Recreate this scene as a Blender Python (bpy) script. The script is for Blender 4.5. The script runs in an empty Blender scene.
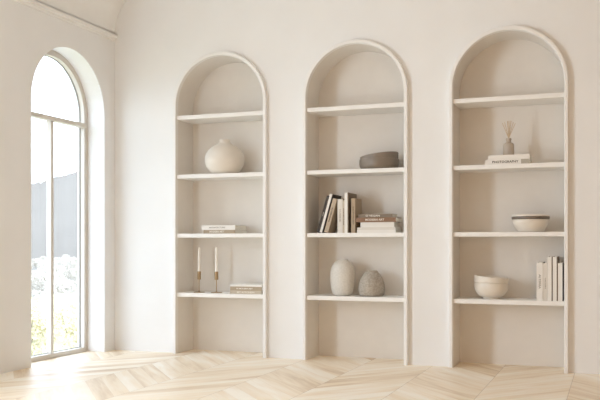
import bpy, bmesh, math, random
from mathutils import Vector, Matrix
from mathutils import noise as mnoise

C = bpy.context.scene.collection
SC = bpy.context.scene
PI = math.pi

# ------------------------------------------------------------------ camera
cam_d = bpy.data.cameras.new('camera'); cam = bpy.data.objects.new('camera', cam_d); C.objects.link(cam)
cam_d.sensor_width = 36.0; cam_d.lens = 50.4
cam_d.shift_y = 0.075
cam_d.clip_end = 6000
cam.location = (4.4626, -6.85, 1.0)
cam.rotation_euler = (PI/2, 0, math.radians(20.5))
SC.camera = cam

# ------------------------------------------------------------------ view
SC.view_settings.view_transform = 'Standard'
SC.view_settings.look = 'None'
SC.view_settings.gamma = 1.0
SC.view_settings.use_curve_mapping = False
SC.view_settings.exposure = -0.03
SC.cycles.use_denoising = True
SC.cycles.max_bounces = 14
SC.cycles.diffuse_bounces = 10
SC.cycles.transparent_max_bounces = 16
SC.cycles.caustics_reflective = False
SC.cycles.caustics_refractive = False

# ------------------------------------------------------------------ sky
SKY = 4.3
w = bpy.data.worlds.new('sky'); SC.world = w; w.use_nodes = True
bg = w.node_tree.nodes['Background']
bg.inputs[0].default_value = (0.84, 1.0, 1.19, 1); bg.inputs[1].default_value = SKY

# sun, low and veiled by thin cloud so that it is very soft
SUN = 0.15
sd = bpy.data.lights.new('sun', 'SUN'); sd.energy = SUN; sd.angle = math.radians(42); sd.color = (1.0, 0.985, 0.96)
sun = bpy.data.objects.new('sun', sd); C.objects.link(sun); sun.location = (-8, -10, 5)
sun.rotation_euler = Vector((0.62, 0.78, -0.12)).to_track_quat('-Z', 'Y').to_euler()

# daylight in the windows of the left wall; the first one is in view, the others lie nearer than the frame's edge
WIN_Y = [-0.66, -3.90, -7.14]
WIN_LIGHT = [0, 108, 0]
for wy, e in zip(WIN_Y, WIN_LIGHT):
    if not e: continue
    ld = bpy.data.lights.new('window_daylight', 'AREA'); ld.shape = 'RECTANGLE'; ld.size = 2.3; ld.size_y = 0.95
    ld.energy = e; ld.color = (0.87, 1.0, 1.12)
    lo = bpy.data.objects.new('window_daylight', ld); C.objects.link(lo)
    lo.location = (-0.012, wy, 1.42); lo.rotation_euler = (0, -PI/2, 0)

# added warm fill light, no real lamp, behind the camera to the right
REAR = [(5.6, 52, (1.0, 0.60, 0.31))]
for rx, e, colr in REAR:
    ld = bpy.data.lights.new('rear_warm_fill', 'AREA'); ld.shape = 'RECTANGLE'; ld.size = 2.8; ld.size_y = 2.6
    ld.energy = e; ld.color = colr
    lo = bpy.data.objects.new('rear_warm_fill', ld); C.objects.link(lo)
    lo.location = (rx, -8.97, 1.7); lo.rotation_euler = (PI/2, 0, 0)

# ------------------------------------------------------------------ helpers
def obj(name, bm, mat, parent=None, smooth=False, autosm=None):
    me = bpy.data.meshes.new(name)
    bmesh.ops.recalc_face_normals(bm, faces=bm.faces)
    bm.to_mesh(me); bm.free()
    if mat: me.materials.append(mat)
    if smooth:
        for p in me.polygons: p.use_smooth = True
        if autosm:
            me.set_sharp_from_angle(angle=math.radians(autosm))
    o = bpy.data.objects.new(name, me); C.objects.link(o)
    if parent: o.parent = parent
    return o

def struct(o): o['kind'] = 'structure'; return o

def tag(o, label, cat, group=None, kind=None):
    o['label'] = label; o['category'] = cat
    if group: o['group'] = group
    if kind: o['kind'] = kind
    return o

def thing(name, label, cat, loc=(0, 0, 0), group=None, rot=(0, 0, 0)):
    o = bpy.data.objects.new(name, None); C.objects.link(o); o.empty_display_size = 0.05
    o.location = loc; o.rotation_euler = rot
    return tag(o, label, cat, group)

def add_box(bm, lo, hi, bev=0.0, seg=2):
    r = bmesh.ops.create_cube(bm, size=1.0)
    vs = r['verts']
    for v in vs:
        v.co = Vector([(lo[i]+hi[i])/2 + v.co[i]*(hi[i]-lo[i]) for i in range(3)])
    if bev > 0:
        es = list({e for v in vs for e in v.link_edges})
        bmesh.ops.bevel(bm, geom=es, offset=bev, segments=seg, profile=0.5, affect='EDGES')

def add_prism(bm, pts, d0, d1, axis='y'):
    """closed 2D outline swept from d0 to d1 along axis; pts are (x,z) for y, (y,z) for x"""
    def P(p, d): return (p[0], d, p[1]) if axis == 'y' else (d, p[0], p[1])
    a = [bm.verts.new(P(p, d0)) for p in pts]; b = [bm.verts.new(P(p, d1)) for p in pts]
    bm.faces.new(a); bm.faces.new(b[::-1])
    n = len(pts)
    for i in range(n):
        bm.faces.new((a[i], b[i], b[(i+1) % n], a[(i+1) % n]))

def arch(cx, r, zs, n=40, z0=0.0):
    """outline going up the left side, over the arch and down the right side"""
    pts = [(cx-r, z0)]
    for i in range(n+1):
        a = PI - PI*i/n
        pts.append((cx+r*math.cos(a), zs+r*math.sin(a)))
    pts.append((cx+r, z0))
    return pts

def lathe(bm, prof, seg=48, cx=0, cy=0, tilt=None):
    rings = []
    for r, z in prof:
        if r < 1e-5: rings.append([bm.verts.new((cx, cy, z))])
        else:
            rings.append([bm.verts.new((cx+r*math.cos(2*PI*k/seg), cy+r*math.sin(2*PI*k/seg), z + (tilt(r*math.cos(2*PI*k/seg), r, z) if tilt else 0))) for k in range(seg)])
    for a, b in zip(rings, rings[1:]):
        if len(a) == 1 and len(b) == 1: continue
        if len(a) == 1:
            for k in range(seg): bm.faces.new((a[0], b[k], b[(k+1) % seg]))
        elif len(b) == 1:
            for k in range(seg): bm.faces.new((a[k], b[0], a[(k+1) % seg]))
        else:
            for k in range(seg): bm.faces.new((a[k], b[k], b[(k+1) % seg], a[(k+1) % seg]))

def tube(bm, p0, p1, r0, r1=None, seg=10):
    r1 = r0 if r1 is None else r1
    p0, p1 = Vector(p0), Vector(p1); d = (p1-p0).normalized()
    u = d.orthogonal().normalized(); v = d.cross(u)
    A = [bm.verts.new(p0+(u*math.cos(2*PI*k/seg)+v*math.sin(2*PI*k/seg))*r0) for k in range(seg)]
    B = [bm.verts.new(p1+(u*math.cos(2*PI*k/seg)+v*math.sin(2*PI*k/seg))*r1) for k in range(seg)]
    bm.faces.new(A); bm.faces.new(B[::-1])
    for k in range(seg): bm.faces.new((A[k], B[k], B[(k+1) % seg], A[(k+1) % seg]))

# ------------------------------------------------------------------ materials
def lin(c):
    return tuple(((v/255)/12.92 if v/255 <= 0.04045 else ((v/255+0.055)/1.055)**2.4) for v in c)

def mat(name, col, rough=0.6, spec=0.3, metal=0.0, var=0.0, scale=8.0, bump=0.0, bscale=60.0, stretch=None, sss=0):
    m = bpy.data.materials.new(name); m.use_nodes = True
    nt = m.node_tree; b = nt.nodes['Principled BSDF']
    b.inputs['Roughness'].default_value = rough; b.inputs['Specular IOR Level'].default_value = spec
    b.inputs['Metallic'].default_value = metal
    b.inputs['Base Color'].default_value = (*col, 1)
    if var or bump:
        tc = nt.nodes.new('ShaderNodeTexCoord'); mp = nt.nodes.new('ShaderNodeMapping')
        nt.links.new(tc.outputs['Object'], mp.inputs[0])
        if stretch: mp.inputs['Scale'].default_value = stretch
    if var:
        n = nt.nodes.new('ShaderNodeTexNoise'); n.inputs['Scale'].default_value = scale; n.inputs['Detail'].default_value = 5
        nt.links.new(mp.outputs[0], n.inputs['Vector'])
        r = nt.nodes.new('ShaderNodeValToRGB')
        r.color_ramp.elements[0].position = 0.35; r.color_ramp.elements[1].position = 0.65
        r.color_ramp.elements[0].color = (*[max(0, c*(1-var)) for c in col], 1)
        r.color_ramp.elements[1].color = (*[min(1, c*(1+var)) for c in col], 1)
        nt.links.new(n.outputs[0], r.inputs[0]); nt.links.new(r.outputs[0], b.inputs['Base Color'])
    if bump:
        n2 = nt.nodes.new('ShaderNodeTexNoise'); n2.inputs['Scale'].default_value = bscale; n2.inputs['Detail'].default_value = 4
        nt.links.new(mp.outputs[0], n2.inputs['Vector'])
        bp = nt.nodes.new('ShaderNodeBump'); bp.inputs['Strength'].default_value = bump; bp.inputs['Distance'].default_value = 0.004
        nt.links.new(n2.outputs[0], bp.inputs['Height']); nt.links.new(bp.outputs[0], b.inputs['Normal'])
    return m

M = {}
M['wall'] = mat('wall_plaster', (0.83, 0.835, 0.84), 0.85, 0.15, var=0.012, scale=2.5, bump=0.05, bscale=90)
M['niche'] = mat('niche_shade_plaster', (0.76, 0.73, 0.69), 0.8, 0.15, var=0.015, scale=6, stretch=(1, 1, 1))  # beige plaster, its colour also warmed to tint the shade in the recesses
M['far_wall'] = mat('beige_far_wall', (0.42, 0.32, 0.22), 0.85, 0.15, var=0.012, scale=2.5)
M['trim'] = mat('painted_trim', (0.84, 0.835, 0.825), 0.55, 0.3, var=0.01)
M['shelf'] = mat('painted_shelf', (0.85, 0.84, 0.82), 0.5, 0.3, var=0.01)
M['ceiling'] = mat('ceiling_plaster', (0.86, 0.86, 0.85), 0.9, 0.1, var=0.01)
M['frame'] = mat('window_frame_paint', (0.64, 0.60, 0.545), 0.45, 0.4, var=0.01)
M['bead'] = mat('window_bead', (0.25, 0.23, 0.20), 0.5, 0.3, var=0.01)
M['cream'] = mat('cream_ceramic', (0.74, 0.685, 0.615), 0.6, 0.25, var=0.02, scale=10, bump=0.06, bscale=80)
M['bowl_cream'] = mat('bowl_cream_ceramic', (0.74, 0.69, 0.62), 0.5, 0.35, var=0.025, scale=12)
M['bowl_dark'] = mat('dark_stoneware', (0.215, 0.175, 0.14), 0.42, 0.5, var=0.10, scale=9)
M['band'] = mat('brown_glaze', (0.15, 0.12, 0.095), 0.35, 0.5, var=0.08, scale=14)
M['vase_w'] = mat('speckled_white_clay', (0.68, 0.655, 0.61), 0.85, 0.15, var=0.05, scale=75, bump=0.3, bscale=90)
M['vase_g'] = mat('grainy_taupe_clay', (0.41, 0.365, 0.31), 0.9, 0.15, var=0.16, scale=70, bump=0.35, bscale=90, stretch=(0.8, 0.8, 1.2))
M['inside'] = mat('vase_hollow_shade', (0.10, 0.085, 0.07), 0.9, 0.1, var=0.02)  # dark colour standing in for the shade down the vase necks
M['candle'] = mat('candle_wax', (0.88, 0.85, 0.80), 0.5, 0.3, var=0.01)
M['wick'] = mat('candle_wick', (0.55, 0.50, 0.42), 0.9, 0.1, var=0.02)
M['brass'] = mat('aged_brass', (0.40, 0.285, 0.165), 0.38, 0.5, metal=0.65, var=0.04, scale=25)
M['bottle'] = mat('taupe_matt_glass', (0.47, 0.41, 0.35), 0.55, 0.4, var=0.03, scale=16)
M['reed'] = mat('rattan_reed', (0.62, 0.50, 0.36), 0.8, 0.2, var=0.08, scale=50)
M['paper'] = mat('book_pages', (0.74, 0.70, 0.62), 0.9, 0.1, var=0.08, scale=60, stretch=(12, 0.2, 0.2))
COV = {}
def cover(key, col, rough=0.5): COV[key] = mat('cover_'+key, col, rough, 0.35, var=0.015, scale=12)
cover('white', (0.80, 0.775, 0.735)); cover('offwhite', (0.70, 0.665, 0.61)); cover('lightgrey', (0.55, 0.52, 0.47))
cover('dark', (0.050, 0.038, 0.029)); cover('beige', (0.47, 0.38, 0.275)); cover('tan', (0.42, 0.325, 0.225))
cover('taupe', (0.22, 0.175, 0.13)); cover('brown', (0.255, 0.145, 0.085)); cover('khaki', (0.42, 0.335, 0.235))
cover('sand', (0.55, 0.47, 0.37)); cover('greige', (0.44, 0.40, 0.34))
M['ink_dark'] = mat('dark_print', (0.10, 0.085, 0.07), 0.7, 0.1, var=0.01)
M['ink_grey'] = mat('grey_print', (0.35, 0.32, 0.28), 0.7, 0.1, var=0.01)
M['ink_light'] = mat('pale_print', (0.85, 0.80, 0.72), 0.7, 0.1, var=0.01)
# outdoors
M['bounce_slab'] = mat('pale_bounce_slab', (0.78, 0.77, 0.75), 0.9, 0.1, var=0.03, scale=3)  # for the added slab that reflects daylight upwards
M['meadow'] = mat('meadow_grass', (0.45, 0.42, 0.26), 0.95, 0.05, var=0.25, scale=0.5)
M['leafy'] = mat('yellow_foliage', (0.74, 0.665, 0.46), 0.9, 0.05, var=0.35, scale=2.2)
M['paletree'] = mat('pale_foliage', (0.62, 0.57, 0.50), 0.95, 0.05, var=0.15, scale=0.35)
M['trunk'] = mat('tree_bark', (0.20, 0.17, 0.13), 0.95, 0.05, var=0.2, scale=3)
M['valley'] = mat('valley_ground', (0.24, 0.225, 0.195), 0.95, 0.05, var=0.14, scale=0.02)
M['mountain'] = mat('mountain_slope', (0.203, 0.180, 0.156), 0.95, 0.05, var=0.05, scale=0.01)

def glass_mat():
    m = bpy.data.materials.new('window_glass'); m.use_nodes = True; nt = m.node_tree
    for n in list(nt.nodes):
        if n.type != 'OUTPUT_MATERIAL': nt.nodes.remove(n)
    out = [n for n in nt.nodes if n.type == 'OUTPUT_MATERIAL'][0]
    t = nt.nodes.new('ShaderNodeBsdfTransparent'); g = nt.nodes.new('ShaderNodeBsdfGlossy'); g.inputs['Roughness'].default_value = 0.02
    mx = nt.nodes.new('ShaderNodeMixShader')
    mx.inputs[0].default_value = 0.03; nt.links.new(t.outputs[0], mx.inputs[1]); nt.links.new(g.outputs[0], mx.inputs[2])
    nt.links.new(mx.outputs[0], out.inputs[0]); return m
M['glass'] = glass_mat()

def floor_mat():
    """chevron parquet: columns 0.56 m wide running towards the niches, boards at 50 degrees"""
    m = bpy.data.materials.new('chevron_oak'); m.use_nodes = True; nt = m.node_tree; N = nt.nodes; L = nt.links
    b = N['Principled BSDF']
    def mth(op, a, bb=None, cc=None):
        n = N.new('ShaderNodeMath'); n.operation = op
        for i, v in enumerate((a, bb, cc)):
            if v is None: continue
            if isinstance(v, (int, float)): n.inputs[i].default_value = v
            else: L.new(v, n.inputs[i])
        return n.outputs[0]
    tc = N.new('ShaderNodeTexCoord'); sp = N.new('ShaderNodeSeparateXYZ'); L.new(tc.outputs['Object'], sp.inputs[0])
    X, Y = sp.outputs[0], sp.outputs[1]
    cw = 0.56; T = math.tan(math.radians(50)); pitch = 0.19
    u = mth('DIVIDE', mth('SUBTRACT', X, 3.615-cw*20), cw)       # column coordinate
    col = mth('FLOOR', u); fu = mth('FRACT', u)
    par = mth('MODULO', col, 2.0)                                  # 0 -> "/" , 1 -> "\"
    sgn = mth('SUBTRACT', 1.0, mth('MULTIPLY', par, 2.0))
    # along the joint: y - sgn * T * local x
    v = mth('SUBTRACT', Y, mth('MULTIPLY', sgn, mth('MULTIPLY', mth('MULTIPLY', fu, cw), T)))
    v2 = mth('DIVIDE', mth('ADD', v, mth('MULTIPLY', par, -T*cw)), pitch)
    row = mth('FLOOR', v2); fv = mth('FRACT', v2)
    # tone of each board
    cmb = N.new('ShaderNodeCombineXYZ'); L.new(row, cmb.inputs[0]); L.new(col, cmb.inputs[1])
    wn = N.new('ShaderNodeTexWhiteNoise'); wn.noise_dimensions = '3D'; L.new(cmb.outputs[0], wn.inputs[0])
    # grain: coordinates turned along the board
    ca, sa = math.cos(math.radians(50)), math.sin(math.radians(50))
    along = mth('ADD', mth('MULTIPLY', X, ca), mth('MULTIPLY', mth('MULTIPLY', Y, sa), sgn))
    across = mth('SUBTRACT', mth('MULTIPLY', Y, ca), mth('MULTIPLY', mth('MULTIPLY', X, sa), sgn))
    gc = N.new('ShaderNodeCombineXYZ')
    L.new(mth('MULTIPLY', along, 1.1), gc.inputs[0]); L.new(mth('MULTIPLY', across, 9.0), gc.inputs[1])
    L.new(mth('MULTIPLY', wn.outputs[0], 40.0), gc.inputs[2])
    n1 = N.new('ShaderNodeTexNoise'); n1.inputs['Scale'].default_value = 1.15; n1.inputs['Detail'].default_value = 5; n1.inputs['Distortion'].default_value = 0.5
    L.new(gc.outputs[0], n1.inputs['Vector'])
    g2 = N.new('ShaderNodeCombineXYZ')
    L.new(mth('MULTIPLY', along, 3.0), g2.inputs[0]); L.new(mth('MULTIPLY', across, 60.0), g2.inputs[1]); L.new(mth('MULTIPLY', wn.outputs[0], 9.0), g2.inputs[2])
    n2 = N.new('ShaderNodeTexNoise'); n2.inputs['Scale'].default_value = 1.5; n2.inputs['Detail'].default_value = 3
    L.new(g2.outputs[0], n2.inputs['Vector'])
    mixv = mth('ADD', mth('MULTIPLY', wn.outputs[0], 0.26), mth('ADD', mth('MULTIPLY', n1.outputs[0], 0.85), mth('MULTIPLY', n2.outputs[0], 0.14)))
    r = N.new('ShaderNodeValToRGB'); L.new(mixv, r.inputs[0])
    cr = r.color_ramp; cr.elements[0].position = 0.36; cr.elements[0].color = (*FLOOR_D, 1)
    cr.elements[1].position = 0.82; cr.elements[1].color = (*FLOOR_L, 1)
    e = cr.elements.new(0.58); e.color = (*FLOOR_M, 1)
    # joints
    j1 = mth('LESS_THAN', mth('MINIMUM', fv, mth('SUBTRACT', 1.0, fv)), 0.010)
    j2 = mth('LESS_THAN', mth('MINIMUM', fu, mth('SUBTRACT', 1.0, fu)), 0.0035)
    jn = mth('MULTIPLY', mth('MAXIMUM', mth('MULTIPLY', j1, 0.35), j2), 0.5)
    mx = N.new('ShaderNodeMix'); mx.data_type = 'RGBA'
    L.new(jn, mx.inputs['Factor']); L.new(r.outputs[0], mx.inputs['A']); mx.inputs['B'].default_value = (0.30, 0.20, 0.12, 1)
    L.new(mx.outputs['Result'], b.inputs['Base Color'])
    b.inputs['Roughness'].default_value = 0.42; b.inputs['Specular IOR Level'].default_value = 0.4
    bp = N.new('ShaderNodeBump'); bp.inputs['Strength'].default_value = 0.08; bp.inputs['Distance'].default_value = 0.002
    L.new(n2.outputs[0], bp.inputs['Height']); L.new(bp.outputs[0], b.inputs['Normal'])
    return m
FLOOR_D = (0.66, 0.51, 0.35); FLOOR_M = (0.87, 0.74, 0.57); FLOOR_L = (0.95, 0.88, 0.77)
M['floor'] = floor_mat()

# ------------------------------------------------------------------ room
RX, RY = 7.6, -9.0          # right wall, rear wall
WY = 0.040                  # face of the back wall
NB = 0.338                  # face of the niche backs
R0 = 0.434; ZS = 2.281      # niche radius and springing
NX = [1.1157, 2.3897, 3.6645]

bm = bmesh.new(); add_box(bm, (-0.30, RY-0.1, -0.12), (RX+0.1, 0.50, 0.0))
struct(obj('floor', bm, M['floor']))

outline = [(0-0.30, 0.0)]
for cx in NX: outline += arch(cx, R0, ZS, 48)
outline += [(RX+0.1, 0.0), (RX+0.1, 3.7), (-0.30, 3.7)]
bm = bmesh.new(); add_prism(bm, outline, WY, NB)
add_box(bm, (-0.30, NB, 0.0), (RX+0.1, NB+0.12, 3.7))
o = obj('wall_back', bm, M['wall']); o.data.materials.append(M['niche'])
for p in o.data.polygons:              # the room face stays wall plaster, the recesses are beige with some warm shade mixed in
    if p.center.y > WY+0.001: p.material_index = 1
struct(o)

WR, WZS = 0.5265, 2.197
outline = [(RY-0.1, 0.0)]
for wy in sorted(WIN_Y): outline += arch(wy, WR, WZS, 40)
outline += [(WY, 0.0), (WY, 3.7), (RY-0.1, 3.7)]
bm = bmesh.new(); add_prism(bm, outline, -0.30, 0.0, 'x')
struct(obj('wall_left', bm, M['wall']))
bm = bmesh.new(); add_box(bm, (RX, RY-0.1, 0.0), (RX+0.1, WY, 3.7)); struct(obj('wall_right', bm, M['far_wall']))
bm = bmesh.new(); add_box(bm, (0, RY-0.1, 0.0), (RX, RY, 3.7)); struct(obj('wall_rear', bm, M['far_wall']))

# ceiling with a cove along the left wall
CR = 0.42; CZ = 3.0
prof = [(0.0, CZ)]
for i in range(17):
    a = PI - (PI/2)*i/16
    prof.append((CR+CR*math.cos(a), CZ+0.02+CR*math.sin(a)))
prof += [(RX, CZ+0.02+CR), (RX, 3.7), (0.0, 3.7)]
bm = bmesh.new(); add_prism(bm, prof, RY, WY)
o = struct(obj('ceiling', bm, M['ceiling'], smooth=True, autosm=30))

# crown trim on the left wall
prof = [(0.0, 2.94), (0.016, 2.945), (0.018, 2.965), (0.030, 2.972), (0.032, 3.0), (0.0, 3.0)]
bm = bmesh.new(); add_prism(bm, prof, RY, WY)
struct(obj('trim_4', bm, M['trim']))

# arched frames around the niches
def arch_band(bm, cx, r_in, r_out, zs, d0, d1, z0, axis='y', n=48, bev=0.004):
    a = arch(cx, r_in, zs, n, z0); b = arch(cx, r_out, zs, n, z0)
    def P(p, d): return (p[0], d, p[1]) if axis == 'y' else (d, p[0], p[1])
    # cross section with small bevels, swept along the arch
    sec = []
    for (i_, (pi, po)) in enumerate(zip(a, b)):
        pi, po = Vector(pi), Vector(po); u = (po-pi).normalized() if (po-pi).length > 0 else Vector((1, 0))
        wv = (po-pi).length
        ring = [P(pi, d1), P(pi, d0+bev), P(pi+u*bev, d0), P(po-u*bev, d0), P(po, d0+bev), P(po, d1)]
        sec.append([bm.verts.new(p) for p in ring])
    for s, t in zip(sec, sec[1:]):
        k = len(s)
        for j in range(k): bm.faces.new((s[j], t[j], t[(j+1) % k], s[(j+1) % k]))
    bm.faces.new(sec[0]); bm.faces.new(sec[-1][::-1])
for i, cx in enumerate(NX):
    bm = bmesh.new(); arch_band(bm, cx, R0+0.0005, R0+0.031, ZS, -0.006, WY, 0.0)
    struct(obj('trim_%d' % (i+1), bm, M['trim'], smooth=True, autosm=25))

# ------------------------------------------------------------------ windows
def window(idx, wy):
    root = bpy.data.objects.new('window_%d' % idx, None); C.objects.link(root); root.location = (-0.2, wy, 0); struct(root)
    L = lambda x: x+0.2
    def loc(bm):
        for v in bm.verts: v.co -= Vector((-0.2, wy, 0))
        return bm
    bm = bmesh.new()
    arch_band(bm, wy, WR-0.052, WR, WZS, -0.246, -0.186, 0.0, 'x', 40, 0.003)
    add_box(bm, (-0.246, wy-WR+0.05, 0.0), (-0.180, wy+WR-0.05, 0.042), 0.003)
    obj('window_frame', loc(bm), M['frame'], root, True, 25)
    bm = bmesh.new(); arch_band(bm, wy, WR-0.056, WR-0.050, WZS, -0.243, -0.228, 0.045, 'x', 40, 0.001)
    add_box(bm, (-0.243, wy-WR+0.055, 0.042), (-0.228, wy+WR-0.055, 0.047))
    obj('glazing_bead', loc(bm), M['bead'], root)
    bm = bmesh.new(); add_box(bm, (-0.244, wy-WR+0.03, 2.098), (-0.168, wy+WR-0.03, 2.136), 0.003)
    obj('transom', loc(bm), M['frame'], root)
    bm = bmesh.new(); add_box(bm, (-0.240, wy-0.018, 0.04), (-0.188, wy+0.018, 2.10), 0.003)
    obj('mullion', loc(bm), M['frame'], root)
    bm = bmesh.new(); add_prism(bm, arch(wy, WR-0.05, WZS, 40, 0.04), -0.238, -0.232, 'x')
    obj('window_pane', loc(bm), M['glass'], root)
for i, wy in enumerate(WIN_Y): window(i+1, wy)

# ------------------------------------------------------------------ shelves
SZ = [0.559, 1.104, 1.648, 2.192]
NICHE = ['left', 'middle', 'right']
LEVEL = ['lowest', 'second-lowest', 'second-highest', 'highest']
DESC = {
 (0,0): 'bottom white shelf of the left arched niche, holding the two candlesticks',
 (0,1): 'white shelf of the left arched niche, holding only two flat books',
 (0,2): 'white shelf of the left arched niche, carrying the round cream vase',
 (0,3): 'empty top shelf of the left arched niche, right beneath its arch',
 (1,0): 'bottom shelf of the middle arched niche, holding two clay vases',
 (1,1): 'shelf of the middle arched niche, crowded with upright and stacked books',
 (1,2): 'shelf of the middle arched niche, holding the dark nested bowls',
 (1,3): 'empty top shelf of the middle arched niche, right beneath its arch',
 (2,0): 'bottom shelf of the right arched niche, with stacked cream bowls and upright books',
 (2,1): 'shelf of the right arched niche, holding the cream bowls with a dark band',
 (2,2): 'shelf of the right arched niche, carrying the reed diffuser on two books',
 (2,3): 'empty top shelf of the right arched niche, right beneath its arch'}
for i, cx in enumerate(NX):
    for k, z in enumerate(SZ):
        bm = bmesh.new(); add_box(bm, (-R0+0.0005, -0.161, -0.036), (R0-0.0005, 0.158, 0.0), 0.0025)
        o = obj('shelf', bm, M['shelf']); o.location = (cx, 0.18, z)
        tag(o, DESC[(i, k)], 'shelf', 'shelves in the %s arched niche' % NICHE[i])

# ------------------------------------------------------------------ vases and bowls
def smooth_prof(pts, n=8):
    """Catmull-Rom through profile points"""
    P = [Vector(p) for p in pts]; P = [P[0]*2-P[1]] + P + [P[-1]*2-P[-2]]; out = []
    for i in range(1, len(P)-2):
        for k in range(n):
            t = k/n
            out.append(0.5*((2*P[i]) + (P[i+1]-P[i-1])*t + (2*P[i-1]-5*P[i]+4*P[i+1]-P[i+2])*t*t + (3*P[i]-P[i-1]-3*P[i+1]+P[i+2])*t**3))
    out.append(P[-2]); return [(max(v[0], 0), v[1]) for v in out]

# round vase
t = thing('round_vase', 'squat round cream vase with a narrow short neck', 'vase', (1.108, 0.148, SZ[2]))
bm = bmesh.new()
pr = [(0.0, 0.0), (0.098, 0.0)] + smooth_prof([(0.100, 0.001), (0.132, 0.022), (0.168, 0.068), (0.183, 0.125), (0.175, 0.178), (0.146, 0.226), (0.104, 0.259), (0.073, 0.275), (0.056, 0.291), (0.050, 0.306), (0.0505, 0.316)], 6) + [(0.048, 0.320), (0.043, 0.316), (0.040, 0.29), (0.0, 0.288)]
lathe(bm, pr, 64); obj('vase_body', bm, M['cream'], t, True, 50)
bm = bmesh.new(); lathe(bm, [(0, 0.2885), (0.0395, 0.2895), (0.0395, 0.292), (0, 0.292)], 32); obj('vase_mouth_shade', bm, M['inside'], t)

# clay vases in the middle niche
t = thing('tall_vase', 'tall egg-shaped whitish speckled clay vase beside the shorter one', 'vase', (2.240, 0.165, SZ[0]), 'clay vases on the bottom shelf')
bm = bmesh.new()
pr = [(0.0, 0.0), (0.066, 0.0)] + smooth_prof([(0.068, 0.001), (0.088, 0.018), (0.102, 0.062), (0.109, 0.130), (0.110, 0.180), (0.104, 0.228), (0.086, 0.272), (0.062, 0.297), (0.048, 0.304), (0.046, 0.312)], 6) + [(0.042, 0.315), (0.038, 0.311), (0.036, 0.295), (0, 0.293)]
lathe(bm, pr, 56); obj('vase_body', bm, M['vase_w'], t, True, 50)
bm = bmesh.new(); lathe(bm, [(0, 0.2935), (0.036, 0.2945), (0.036, 0.297), (0, 0.297)], 32); obj('vase_mouth_shade', bm, M['inside'], t)
t = thing('short_vase', 'short taupe grainy clay vase tapering to its mouth', 'vase', (2.503, 0.160, SZ[0]), 'clay vases on the bottom shelf')
bm = bmesh.new()
pr = [(0.0, 0.0), (0.085, 0.0)] + smooth_prof([(0.088, 0.001), (0.104, 0.014), (0.113, 0.048), (0.113, 0.085), (0.103, 0.130), (0.080, 0.177), (0.057, 0.206), (0.050, 0.217)], 6) + [(0.047, 0.220), (0.042, 0.216), (0.038, 0.20), (0, 0.198)]
lathe(bm, pr, 56); obj('vase_body', bm, M['vase_g'], t, True, 50)
bm = bmesh.new(); lathe(bm, [(0, 0.1985), (0.038, 0.1995), (0.038, 0.202), (0, 0.202)], 32); obj('vase_mouth_shade', bm, M['inside'], t)

def bowl(name, label, prof_out, th, mt, loc, group=None, tilt=None, seg=64, floor_z=0.012, rot=(0, 0, 0)):
    inn = [(max(r-th, 0.0), z) for r, z in prof_out if z > floor_z+0.002][::-1]
    pr = [(0, prof_out[0][1])] + prof_out + [(prof_out[-1][0]-th*0.5, prof_out[-1][1]+th*0.3)] + inn + [(0, floor_z)]
    bm = bmesh.new(); lathe(bm, pr, seg, tilt=tilt)
    o = obj(name, bm, mt, None, True, 50); o.location = loc; o.rotation_euler = rot
    return tag(o, label, 'bowl', group)

# dark nested pair: the upper one has a slanting rim (higher on the right)
G = 'dark nested bowls in the middle niche'
bowl('dark_bowl', 'lower of two dark taupe bowls in the middle niche, broad and low',
     [(0.140, 0.0)] + smooth_prof([(0.142, 0.001), (0.157, 0.008), (0.1675, 0.026), (0.171, 0.055), (0.170, 0.085)], 5), 0.007, M['bowl_dark'], (2.570, 0.158, SZ[2]), G, floor_z=0.010)
bowl('dark_bowl', 'upper of two dark taupe bowls, its slanting rim higher on the right',
     [(0.120, 0.016), (0.150, 0.030)] + smooth_prof([(0.163, 0.060), (0.1630, 0.088), (0.1655, 0.104)], 4), 0.006, M['bowl_dark'], (2.570, 0.158, SZ[2]), G,
     tilt=lambda x, r, z: (max(0, z-0.086)/0.014)*(0.014 + 0.09*x), floor_z=0.030)

# cream pair with dark band
G = 'cream and brown nested bowls in the right niche'
bowl('cream_bowl', 'cream bowl at the bottom of the banded pair, tapering downwards',
     [(0.088, 0.0)] + smooth_prof([(0.090, 0.001), (0.100, 0.006), (0.122, 0.036), (0.139, 0.070), (0.1465, 0.100)], 6), 0.006, M['bowl_cream'], (3.831, 0.16, SZ[1]), G, floor_z=0.010)
t = thing('banded_bowl', 'shallow bowl with a dark brown band and cream rim, nested in a cream bowl', 'bowl', (3.831, 0.16, SZ[1]), G)
bm = bmesh.new(); pr = [(0, 0.040), (0.06, 0.042), (0.115, 0.065), (0.138, 0.098), (0.143, 0.1035), (0.1475, 0.1045), (0.1495, 0.112), (0.1500, 0.1225), (0.1485, 0.1255), (0.144, 0.1245), (0.130, 0.094), (0.105, 0.074), (0.06, 0.056), (0, 0.054)]
lathe(bm, pr, 64); obj('bowl_body', bm, M['band'], t, True, 50)
bm = bmesh.new(); pr = [(0.1480, 0.1248), (0.1490, 0.128), (0.1475, 0.1375), (0.143, 0.1385), (0.140, 0.137), (0.1415, 0.1250)]
lathe(bm, pr+[pr[0]], 64, tilt=lambda x, r, z: (max(0, z-0.126)/0.01)*(-0.012*x)); o = obj('bowl_rim', bm, M['bowl_cream'], t, True, 60); o['label'] = 'cream rim'

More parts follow.
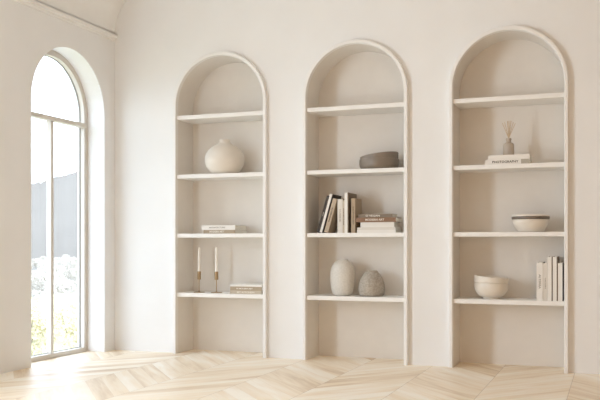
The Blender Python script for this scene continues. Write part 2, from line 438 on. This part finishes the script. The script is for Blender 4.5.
# stacked cream bowls
G = 'stacked cream bowls in the right niche'
bowl('cream_bowl', 'lower footed bowl of the two stacked cream bowls beside upright books',
     [(0.064, 0.0), (0.068, 0.001), (0.067, 0.012)] + smooth_prof([(0.072, 0.014), (0.100, 0.028), (0.123, 0.055), (0.1345, 0.090), (0.1360, 0.131)], 6), 0.006, M['bowl_cream'], (3.520, 0.155, SZ[0]), G, floor_z=0.020)
bowl('cream_bowl', 'upper of the two stacked cream bowls, its rim slanting down to the right',
     [(0.05, 0.040), (0.092, 0.062), (0.114, 0.095), (0.1240, 0.1345)] + smooth_prof([(0.1355, 0.1345), (0.1370, 0.145), (0.1370, 0.168), (0.1370, 0.176)], 4), 0.006, M['bowl_cream'], (3.520, 0.155, SZ[0]), G,
     tilt=lambda x, r, z: (max(0, z-0.145)/0.031)*(0.004-0.09*x), floor_z=0.060)

# ------------------------------------------------------------------ candlesticks
t0 = None
for k, (x, lab) in enumerate([(0.853, 'left slender brass candlestick, the one nearer the niche side wall'), (1.031, 'right slender brass candlestick, the one nearer the flat books')]):
    t = thing('candlestick', lab, 'candlestick', (x, 0.13, SZ[0]), 'brass candlesticks')
    bm = bmesh.new(); lathe(bm, [(0, 0), (0.052, 0), (0.053, 0.003), (0.051, 0.006), (0.010, 0.009), (0.006, 0.014), (0, 0.014)], 40); obj('base', bm, M['brass'], t, True, 40)
    bm = bmesh.new(); lathe(bm, [(0, 0.012), (0.0045, 0.012), (0.0045, 0.122), (0, 0.122)], 16); obj('stem', bm, M['brass'], t, True, 40)
    bm = bmesh.new(); lathe(bm, [(0, 0.120), (0.014, 0.120), (0.0175, 0.125), (0.0175, 0.194), (0.015, 0.196), (0.0135, 0.194), (0.0135, 0.150), (0, 0.150)], 28); obj('candle_cup', bm, M['brass'], t, True, 40)
    c = thing('taper_candle', ('white taper candle standing in the %s brass candlestick' % ('left' if k == 0 else 'right')), 'candle', (x, 0.13, SZ[0]+0.151), 'white taper candles')
    bm = bmesh.new(); lathe(bm, [(0, 0), (0.0130, 0), (0.0130, 0.04), (0.0120, 0.15), (0.0098, 0.258), (0.006, 0.268), (0, 0.270)], 24); obj('wax', bm, M['candle'], c, True, 50)
    bm = bmesh.new(); tube(bm, (0, 0, 0.268), (0.001, 0, 0.280), 0.0012, 0.001, 6); obj('wick', bm, M['wick'], c)

# ------------------------------------------------------------------ reed diffuser
DX, DY, DZ = 3.660, 0.135, SZ[2]+0.0765
t = thing('reed_diffuser', 'taupe reed diffuser bottle with thin wooden reeds on two white books', 'diffuser', (DX, DY, DZ))
bm = bmesh.new()
pr = [(0, 0), (0.040, 0), (0.0435, 0.004), (0.0440, 0.012), (0.0440, 0.084), (0.041, 0.096), (0.030, 0.104), (0.0195, 0.108), (0.0185, 0.126), (0.022, 0.128), (0.022, 0.140), (0.020, 0.142), (0.014, 0.142), (0.014, 0.110), (0, 0.108)]
lathe(bm, pr, 40); obj('bottle', bm, M['bottle'], t, True, 40)
rnd = random.Random(4)
for (dx, dy, h) in [(-0.050, 0.01, 0.270), (-0.030, -0.02, 0.275), (-0.012, 0.02, 0.285), (-0.002, -0.015, 0.282), (0.010, 0.015, 0.287), (0.022, -0.01, 0.280), (0.036, 0.015, 0.272), (0.054, -0.005, 0.262)]:
    bm = bmesh.new(); k = 0.142/h
    tube(bm, (dx*0.02-dx*0.25, -dy*0.2, 0.112), (dx, dy, h), 0.0026, 0.0026, 6); obj('reed', bm, M['reed'], t)

# ------------------------------------------------------------------ books
def text_mesh(s, size, bold=0.0):
    cu = bpy.data.curves.new('lettering', 'FONT'); cu.body = s; cu.size = size; cu.align_x = 'CENTER'; cu.align_y = 'CENTER'
    cu.extrude = 0.0002; cu.offset = bold; cu.resolution_u = 2
    o = bpy.data.objects.new('tmp', cu); C.objects.link(o)
    bpy.context.view_layer.update()
    dg = bpy.context.evaluated_depsgraph_get()
    me = bpy.data.meshes.new_from_object(o.evaluated_get(dg))
    bpy.data.objects.remove(o); bpy.data.curves.remove(cu)
    return me

def book(label, group, w_, d, h, cov, loc, lying=False, lean=0.0, yaw=0.0, title=None, ink='ink_dark', tsize=0.02, tpos=0.5, tlen=None, side=None, band=None):
    """upright: thickness w_ in x, depth d in y (spine towards -y), height h in z; lying: turned so the height runs along x"""
    rot = Matrix.Rotation(yaw, 4, 'Z')
    if lying: rot = rot @ Matrix.Translation((0, 0, w_)) @ Matrix.Rotation(PI/2, 4, 'Y')
    elif lean: rot = Matrix.Translation((0, 0, w_*math.sin(lean))) @ Matrix.Rotation(lean, 4, 'Y')
    t = thing('book', label, 'book', (0, 0, 0), group)
    t.matrix_world = Matrix.Translation(loc) @ rot
    b = 0.0022; rb = 0.0065 if side and side != cov else b
    bm = bmesh.new()
    add_box(bm, (0, 0.0, 0), (b, d, h), 0.0006, 1)
    add_box(bm, (w_-rb, -0.001, 0), (w_, d, h), 0.0006, 1)
    obj('cover', bm, COV[side or cov], t)
    bm = bmesh.new(); add_box(bm, (0.0, -0.0012, 0), (w_-(rb if rb > b else 0), b, h), 0.0009, 2)
    s = obj('spine', bm, COV[cov], t)
    bm = bmesh.new(); add_box(bm, (b, b, 0.003), (w_-rb, d-0.004, h-0.003))
    obj('pages', bm, M['paper'], t)
    if band:
        bm = bmesh.new(); add_box(bm, (0.0006, -0.0018, h*band[0]), (w_-0.0006, -0.0010, h*band[1]))
        q = obj('spine_label', bm, COV[band[2]], t)
    if title:
        me = text_mesh(title, tsize, tsize*0.02)
        me.materials.append(M[ink])
        if tlen:
            xs = [v.co.x for v in me.vertices]; k = tlen/(max(xs)-min(xs))
            for v in me.vertices: v.co.x *= k
        o = bpy.data.objects.new('title', me); C.objects.link(o); o.parent = t
        # text plane: +x of text -> along book, +y of text -> up of letters, normal towards -y
        if lying: ax, up = Vector((0, 0, 1)), Vector((-1, 0, 0))
        else: ax, up = Vector((0, 0, -1)), Vector((1, 0, 0))
        nz = ax.cross(up)
        mt = Matrix((ax, up, nz)).transposed().to_4x4(); mt.translation = Vector((w_/2, -0.0022, h*tpos))
        o.matrix_local = mt
    return t

# left niche, second-lowest shelf: two books lying flat
G = 'two flat books on the left niche shelf'
book('flat tan book with MODERN ART on its spine, under the white book', G, 0.033, 0.262, 0.320, 'khaki', (0.936, 0.055, SZ[1]), True, title='MODERN ART', ink='ink_light', tsize=0.023, tlen=0.145, tpos=0.42)
book('flat white book on top of the tan MODERN ART book', G, 0.042, 0.250, 0.338, 'white', (0.921, 0.050, SZ[1]+0.0335), True, title='ARCHITECTURE', ink='ink_grey', tsize=0.018, tlen=0.165, tpos=0.46)
# left niche, lowest shelf: three books
G = 'three flat books beside the brass candlesticks'
book('flat sand-coloured book at the bottom of the pile beside the candlesticks', G, 0.030, 0.235, 0.310, 'sand', (1.206, 0.050, SZ[0]), True, title='MY KITCHEN', ink='ink_light', tsize=0.019, tlen=0.17, tpos=0.50)
book('flat tan book in the middle of the pile beside the candlesticks', G, 0.036, 0.235, 0.310, 'khaki', (1.208, 0.050, SZ[0]+0.0303), True, title='IN MODERN ART', ink='ink_light', tsize=0.019, tlen=0.16, tpos=0.46)
book('flat white book topping the pile beside the candlesticks', G, 0.019, 0.240, 0.314, 'white', (1.206, 0.048, SZ[0]+0.0667), True)

# middle niche: upright and leaning books
G = 'upright and leaning books in the middle niche'
zs = SZ[1]
book('leftmost leaning dark brown book with small pale spine letters', G, 0.024, 0.235, 0.335, 'dark', (2.040, 0.045, zs), lean=math.radians(16.2), title='ESSAYS', ink='ink_light', tsize=0.010, tpos=0.50, side='dark')
book('leaning book with a white spine and dark cover, next to the tan leaning one', G, 0.028, 0.245, 0.345, 'white', (2.068, 0.042, zs), lean=math.radians(16.0), side='dark')
book('leaning beige book resting against the upright pale book', G, 0.038, 0.200, 0.302, 'beige', (2.109, 0.040, zs), lean=math.radians(15.6), title='INTERIORS', ink='ink_dark', tsize=0.014, tlen=0.13, tpos=0.52)
book('upright pale grey-white book right of the leaning books', G, 0.046, 0.215, 0.292, 'offwhite', (2.229, 0.048, zs), title='CUISINE', ink='ink_grey', tsize=0.016, tlen=0.11, tpos=0.52)
book('thin upright sand-brown book squeezed before the tallest white book', G, 0.0185, 0.205, 0.280, 'sand', (2.2755, 0.048, zs), title='COLLECTION', ink='ink_dark', tsize=0.011, tlen=0.14, tpos=0.50)
book('tallest upright book, white spine and dark taupe cover', G, 0.034, 0.255, 0.346, 'white', (2.2945, 0.040, zs), side='taupe')
book('upright tan book at the right end, beside the flat stack', G, 0.036, 0.195, 0.296, 'tan', (2.350, 0.055, zs), title='DICTIONARY', ink='ink_dark', tsize=0.014, tlen=0.155, tpos=0.50, side='tan')
G = 'flat stack of books in the middle niche'
book('white flat book at the very bottom of the middle niche stack', G, 0.0245, 0.22, 0.338, 'white', (2.405, 0.045, zs), True)
book('wide white flat book second from the bottom of the stack', G, 0.0215, 0.22, 0.336, 'offwhite', (2.406, 0.047, zs+0.0247), True)
book('shorter thick white flat book under the brown MODERN ART book', G, 0.044, 0.21, 0.296, 'white', (2.431, 0.060, zs+0.0464), True)
book('flat brown book with MODERN ART in white on its spine', G, 0.0385, 0.205, 0.350, 'brown', (2.394, 0.048, zs+0.0907), True, title='MODERN ART', ink='ink_light', tsize=0.024, tlen=0.165, tpos=0.475)
book('flat taupe-brown book with VEGAN on its spine, topmost of the stack', G, 0.030, 0.185, 0.298, 'taupe', (2.412, 0.060, zs+0.1295), True, title='O VEGAN', ink='ink_light', tsize=0.023, tlen=0.125, tpos=0.43)

# right niche: books under the diffuser
G = 'two white books beneath the reed diffuser'
book('lower white book under the diffuser, dark lettering on its spine', G, 0.0385, 0.240, 0.348, 'white', (3.484, 0.040, SZ[2]), True, title='PHOTOGRAPHY', ink='ink_dark', tsize=0.026, tlen=0.205, tpos=0.46, band=(0.815, 0.995, 'greige'))
book('upper plain white book directly under the diffuser bottle', G, 0.0375, 0.225, 0.326, 'white', (3.508, 0.048, SZ[2]+0.0387), True)
# right niche: upright books
G = 'upright books at the right end of the right niche'
z0 = SZ[0]
book('leftmost upright book with ALTERRA reading down its white spine', G, 0.047, 0.21, 0.303, 'white', (3.888, 0.045, z0), title='ALTERRA', ink='ink_grey', tsize=0.021, tlen=0.115, tpos=0.50)
book('upright off-white book between the lettered one and the tall pair', G, 0.035, 0.20, 0.299, 'offwhite', (3.9355, 0.048, z0), title='GALLERY', ink='ink_grey', tsize=0.010, tlen=0.09, tpos=0.46)
book('left of the two tallest upright books in the right niche', G, 0.037, 0.24, 0.348, 'white', (3.971, 0.042, z0), side='taupe')
book('right of the two tallest upright books in the right niche', G, 0.036, 0.24, 0.348, 'white', (4.0105, 0.042, z0), side='taupe')
book('rightmost shorter upright book against the niche side wall', G, 0.041, 0.20, 0.300, 'white', (4.0485, 0.048, z0), side='dark')

# ------------------------------------------------------------------ outdoors
def terr(s):        # ground height by distance beyond the house
    if s < 14: return -0.85 - 0.02*s
    if s < 60: return -1.13 - 18.9*((s-14)/46)**1.2
    return -20.03
AZ0 = math.radians(90+52)     # middle direction of the view (from the window) 
def polar(s, a): return Vector((-0.3, -0.66, 0)) + Vector((math.cos(a)*s, math.sin(a)*s, 0))
def grid(bm, ss, az, hf):
    rows = [[bm.verts.new(polar(s, a)+Vector((0, 0, hf(s, a)))) for a in az] for s in ss]
    for r0, r1 in zip(rows, rows[1:]):
        for k in range(len(az)-1): bm.faces.new((r0[k], r0[k+1], r1[k+1], r1[k]))
az = [math.radians(88+k*4) for k in range(47)]
bm = bmesh.new(); add_box(bm, (-1.65, -12, -0.5), (-0.305, 3, -0.30)); struct(obj('bounce_slab', bm, M['bounce_slab']))  # added out of view to bounce daylight up through the windows
bm = bmesh.new()
rows = []
for x in [-0.31-0.0, -1.5, -3, -5, -7.5, -10, -13, -16]:
    rows.append([bm.verts.new((x, y, -0.85+0.006*x+0.06*mnoise.noise(Vector((x*0.5, y*0.5, 0))))) for y in [-16+1.0*k for k in range(44)]])
for r0, r1 in zip(rows, rows[1:]):
    for k in range(len(r0)-1): bm.faces.new((r0[k], r0[k+1], r1[k+1], r1[k]))
o = obj('meadow', bm, M['meadow'], smooth=True); struct(o)
bm = bmesh.new()
ss = [13.0, 18, 24, 30, 38, 48, 60, 90, 140, 220, 340, 500, 700, 950, 1200]
grid(bm, ss, az, lambda s, a: terr(s)-0.25 + (0.4 if s > 20 else 0)*mnoise.noise(Vector((s*0.05, a*8, 0))))
struct(obj('ground', bm, M['valley'], smooth=True))

def fuzz(a):
    d = math.degrees(a)
    return 4.0*mnoise.noise(Vector((d*7, 1, 0)))+2.6*mnoise.noise(Vector((d*31, 4, 0)))
def ridge(a):
    # ridge elevation as a function of azimuth (degrees), rising to the right
    d = math.degrees(a)
    base = 84 + (128.4-d)*7.5 if d > 118 else 84+10.4*7.5
    if d > 128.4: base = 84 - (d-128.4)*2.5
    return max(30, base) + 6*mnoise.noise(Vector((d*0.9, 3, 0))) + 3*mnoise.noise(Vector((d*3.1, 7, 0)))
bm = bmesh.new()
ma = [math.radians(112+0.06*k) for k in range(460)]
rows = []
for j in range(16):
    f = j/14 if j < 14 else (0.988 if j == 14 else 1.0)
    rows.append([bm.verts.new(polar(900+330*f, a)+Vector((0, 0, -21+(ridge(a)+21)*(f**0.85) + (0 if j in (0,) else 4.0*mnoise.noise(Vector((math.degrees(a)*1.2, f*6, 2)))*(1-f*0.6))+(fuzz(a) if j == 15 else 0)))) for a in ma])
rows.append([bm.verts.new(polar(1500, a)+Vector((0, 0, -21))) for a in ma])
for r0, r1 in zip(rows, rows[1:]):
    for k in range(len(ma)-1): bm.faces.new((r0[k], r0[k+1], r1[k+1], r1[k]))
struct(obj('mountain', bm, M['mountain'], smooth=True))

def leaf_cloud(bm, n, rx, ry, rz, cz, size, rnd, power=0.5):
    for _ in range(n):
        while True:
            p = Vector((rnd.uniform(-1, 1), rnd.uniform(-1, 1), rnd.uniform(-1, 1)))
            if 0.25 < p.length < 1: break
        q = p.length; p = p*(q**(-power)) if q > 0 else p
        if p.length > 1: p.normalize()
        k = 1+0.22*mnoise.noise(p*2.3+Vector((cz, rx, 0)))
        c = Vector((p.x*rx*k, p.y*ry*k, cz+p.z*rz*k))
        u = Vector((rnd.gauss(0, 1), rnd.gauss(0, 1), rnd.gauss(0, 1))).normalized(); v = u.orthogonal().normalized()
        v = (Matrix.Rotation(rnd.uniform(0, 6.28), 3, u) @ v); wv = u.cross(v)
        s = size*rnd.uniform(0.6, 1.3)
        bm.faces.new([bm.verts.new(c+v*s), bm.verts.new(c+wv*s*0.45), bm.verts.new(c-v*s), bm.verts.new(c-wv*s*0.45)])

def shrub_proto(seed, h):
    rnd = random.Random(seed)
    bm = bmesh.new(); leaf_cloud(bm, 1100, h*0.52, h*0.52, h*0.48, h*0.56, 0.040, rnd)
    f = obj('foliage', bm, M['leafy'])
    bm = bmesh.new()
    for k in range(6):
        a = k*1.05; tube(bm, (0.02*math.cos(a), 0.02*math.sin(a), -0.1), (0.3*h*math.cos(a), 0.3*h*math.sin(a), h*0.7), 0.014, 0.005, 5)
    s = obj('stem', bm, M['trunk'])
    return f, s
protos = [shrub_proto(s, h) for s, h in ((1, 1.0), (2, 1.25), (3, 0.8))]
for pr_ in protos:
    for o in pr_: C.objects.unlink(o)
rnd = random.Random(11)
ns = 0
def plant_copy(name, label, cat, group, parts, loc, rz, sc):
    e = bpy.data.objects.new(name, None); C.objects.link(e); e.location = loc; e.rotation_euler = (0, 0, rz); e.scale = (sc, sc, sc)
    tag(e, label, cat, group)
    for p in parts:
        c = p.copy(); C.objects.link(c); c.parent = e
    return e
spots = []
for j in range(16):
    s = 3.2+j*0.62
    for i in range(3 + j//4):
        n = 3 + j//4
        a = math.radians(127.5 + (i-(n-1)/2)*(17.0/ (1+j*0.10)) * 0.62 + rnd.uniform(-2, 2))
        spots.append((s+rnd.uniform(-0.2, 0.2), a))
sp_placed = []
for s, a in spots:
    p = polar(s, a)
    if any((p-q).length < 1.30 for q in sp_placed): continue
    sp_placed.append(p)
    plant_copy('yellow_shrub', 'yellow-green leafy shrub in the sunlit thicket beyond the arched window', 'shrub', 'yellow-green shrubs outside the window',
               protos[rnd.randrange(3)], (p.x, p.y, -0.85+0.006*p.x-0.02), rnd.uniform(0, 6), rnd.uniform(0.75, 1.1)*(1.0 if s < 10 else 0.8))

def tree_proto(seed, h, r):
    rnd = random.Random(seed)
    bm = bmesh.new(); leaf_cloud(bm, 900, r, r, h*0.40, h*0.58, h*0.05, rnd)
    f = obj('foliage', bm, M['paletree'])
    bm = bmesh.new(); tube(bm, (0, 0, -0.5), (0, 0, h*0.6), h*0.03, h*0.015, 7)
    t = obj('trunk', bm, M['trunk']); C.objects.unlink(f); C.objects.unlink(t)
    return f, t
tp = [tree_proto(21, 9, 4.0), tree_proto(22, 7, 4.2), tree_proto(23, 11, 4.0)]
placed = []
for k in range(1200):
    s = 190 + 680*rnd.random()**1.2
    a = math.radians(126.5+rnd.uniform(-3.6, 3.6))
    p = polar(s, a)
    if any((p-q).length < 12.5 for q in placed) or len(placed) >= 150: continue
    placed.append(p)
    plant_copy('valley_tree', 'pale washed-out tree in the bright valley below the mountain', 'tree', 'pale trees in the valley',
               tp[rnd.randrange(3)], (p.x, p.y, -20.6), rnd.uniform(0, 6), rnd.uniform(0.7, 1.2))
